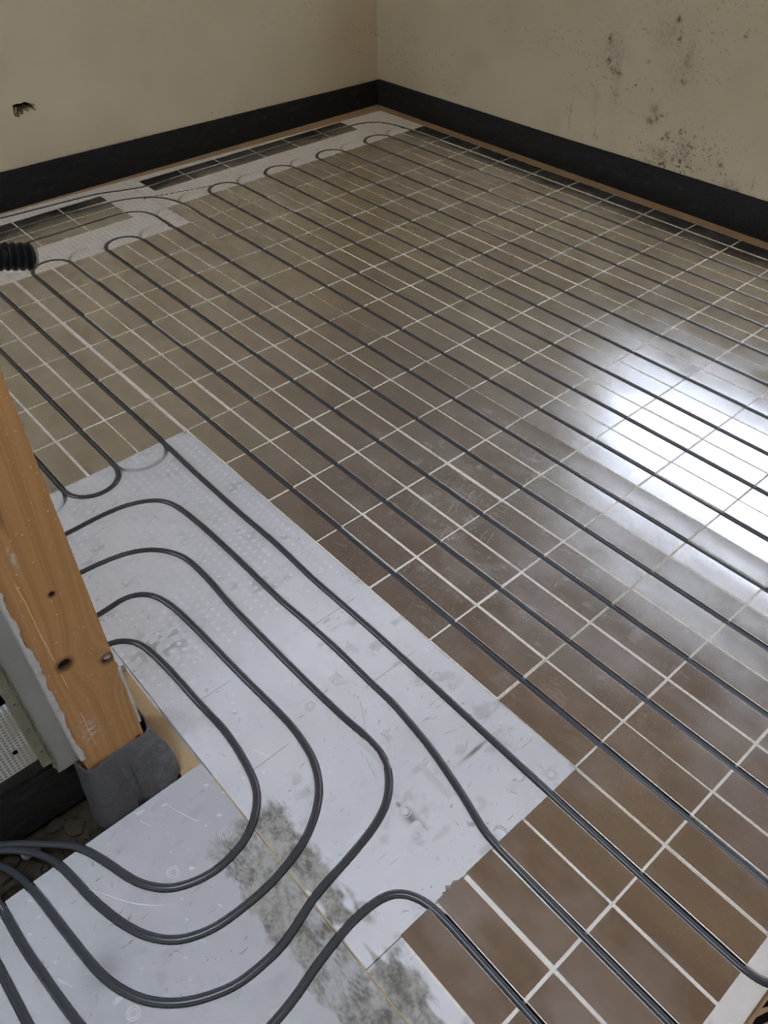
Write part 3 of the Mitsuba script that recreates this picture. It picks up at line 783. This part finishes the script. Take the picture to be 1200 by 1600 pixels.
# foam wrap round the foot of the post
path = [(-.7085, -.80), (-.7075, -.858), (-.702, -.8665), (-.66, -.8668), (-.61, -.8672), (-.592, -.867), (-.581, -.862), (-.575, -.85), (-.573, -.80), (-.576, -.745)]
W = spline(np.array(path), .004)
def wrap(W, z0, z1, t=.0035):
    n = len(W)
    tg = np.gradient(W, axis=0)
    nr = np.c_[tg[:, 1], -tg[:, 0]] / np.linalg.norm(tg, axis=1)[:, None]
    zs = [z0, z0 + (z1 - z0) * .3, z0 + (z1 - z0) * .6, z1 - .004, z1]
    V = []
    for i in range(n):
        flare = [.014 + .002 * math.sin(i * .5), .018 + .003 * math.sin(i * .33 + 1), .011 + .002 * math.sin(i * .7), .001, -.001]
        top = z1 + .004 * math.sin(i * .25)
        for z, fl in zip(zs, flare):
            o = W[i] + nr[i] * fl * (.35 + 2.65 * max(0, -nr[i, 1]))
            V.append((o[0], max(o[1], -.9205), z))
        inn = W[i] - nr[i] * t
        V.append((*inn, z1))
        V.append((*inn, z0))
    k, F = 7, []
    for i in range(n - 1):
        for j in range(k):
            a, b = i * k + j, i * k + (j + 1) % k
            F += [[a, b, b + k], [a, b + k, a + k]]
    for s, fl in ((0, 1), (n - 1, -1)):
        for j in range(1, k - 1):
            F.append([s * k, s * k + j, s * k + j + 1][::fl])
    m = trimesh.Trimesh(V, F, process=False)
    m.fix_normals()
    return m
put('foam_wrap', wrap(W, FZ, .104), 'foam_worn', 'grey foam strip wrapped around the foot of the timber post', 'foam strip', smooth=40)

# partition running left from the post: rendered pier, corner bead, mesh backer board, dark manifold recess
put('wall_partition', join([bx(-.741, PXL + .002, -.832, -.745, .100, 2.44), bx(X0, -.741, -.765, -.745, FZ, 2.44), bx(X0, -.741, -.832, -.765, 1.25, 2.44), bx(X0, -1.9, -.832, -.765, FZ, 1.25)]), 'render_grey', kind='structure')
put('wall_partition__recess', bx(-1.899, -.742, -.768, -.764, .10, 1.249), 'black', label='black sheet standing in for the shade in the manifold recess')  # back of the opening painted black in place of its shade
put('mesh_backer_board', bx(-1.5, -.757, -.838, -.826, .175, .327), 'mesh_board', 'pale mesh-faced backer board below the black recess, left of the post', 'backer board')
for x, z in ((-.782, .225), (-.85, .30)):
    m = trimesh.creation.cylinder(.004, .003, sections=12)
    m.apply_transform(trimesh.transformations.rotation_matrix(np.pi / 2, (1, 0, 0)))
    m.apply_translation((x, -.8385, z))
    put('mesh_backer_board__screw', m, 'black')
bead = m3.Manifold.batch_boolean([mbox(-.758, -.742, -.8405, -.834, .150, 1.24)] + [m3.Manifold.cylinder(.02, .0025, .0025, 12, True).rotate((90, 0, 0)).translate((-.749, -.838, z)) for z in (.19, .26, .33, .40, .47)], m3.OpType.Subtract)
put('corner_bead', displaced(to_tm(bead.refine_to_length(.012)), .004, 60, 3), 'bead_metal', 'perforated plaster bead with crusted plaster beside the mesh backer board', 'corner bead')
cr = displaced(refined(mbox(-.745, -.7385, -.8365, -.831, .125, .42), .003), .008, 90, 6)
put('corner_bead__plaster_crust', cr, 'bead_metal')
put('trim_1', strip((-2.2, -.805), (-.705, -.805), .10, .10, (0, -1), .010, 30), 'foam', kind='structure', label='dark foam edge strip along the pit')
lump = trimesh.creation.icosphere(2, .016)
lump.apply_scale((1, .7, 1.1))
lump = displaced(lump, .018, 70, 11)
lump.apply_translation((-.842, -.850, -.030))
put('paper_scrap', lump, 'paper', 'crumpled pale scrap lying in the dark pit beside the pipes', 'scrap')
# rubble in the pit
for i in range(26):
    m = trimesh.creation.icosphere(1, float(rng.uniform(.008, .026)))
    m = displaced(m, .016, 55, 20 + i)
    m.apply_scale((1, 1, .5))
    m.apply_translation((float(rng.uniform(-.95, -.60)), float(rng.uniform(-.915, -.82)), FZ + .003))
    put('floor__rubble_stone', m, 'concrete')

# ------------------------------------------------------------------ corrugated conduit stub sticking out of the post's side
A, B = np.array([-.60, -.800, 1.004]), np.array([-.4955, -.800, .9705])
t = (B - A) / np.linalg.norm(B - A)
L = np.linalg.norm(B - A)
s = np.arange(0, L + 1e-6, .0011)
r = .0135 + .0026 * np.clip(np.sin(s / .0085 * 2 * np.pi) * 1.8, -1, 1)
outer = tube(A + t * s[:, None], r, 24, caps=False)
inner = tube(A + t * s[:, None], np.full(len(s), .0105), 24, caps=False)
inner.invert()
k = 24
n = len(s)
Vr = np.vstack([outer.vertices[-k:], inner.vertices[-k:]])
Fr = np.array([[j, (j + 1) % k, k + (j + 1) % k] for j in range(k)] + [[j, k + (j + 1) % k, k + j] for j in range(k)])
put('corrugated_conduit', join([outer, inner, trimesh.Trimesh(Vr, Fr, process=False), ]), 'conduit', 'black corrugated conduit stub sticking into the left edge of the view', 'conduit', smooth=40)
put('corrugated_conduit__end_ring', (lambda m: (m.apply_transform(trimesh.geometry.align_vectors((0, 0, 1), t)), m.apply_translation(B), m)[2])(trimesh.creation.torus(.0128, .0016, 28, 8)), 'bead_metal', label='worn pale rim of the mouth', smooth=True)

# ------------------------------------------------------------------ cardboard box, lower right corner
BZ = .06
bm = rbox(-.36, .16, -2.16, -1.838, .0015, BZ, .003)
put('cardboard_box', bm, 'card', 'brown cardboard box with black printed bars at the lower right corner', 'box', smooth=30)
def mark(P, z=BZ):
    return extrude(Polygon(P), z - .0004, z + .0004)
for P in ([(-.133, -1.842), (-.106, -1.842), (-.100, -1.849), (-.118, -1.850)], [(-.172, -1.844), (-.150, -1.843), (-.125, -1.852), (-.100, -1.853), (-.100, -1.861), (-.135, -1.860)], [(-.20, -1.850), (-.185, -1.850), (-.150, -1.870), (-.165, -1.872)]):
    put('cardboard_box__printed_bar', mark(P), 'black')
put('cardboard_box__tape', bx(-.30, -.24, -2.155, -1.8395, BZ - .0002, BZ + .0004), 'eps_plain', label='pale packing tape')
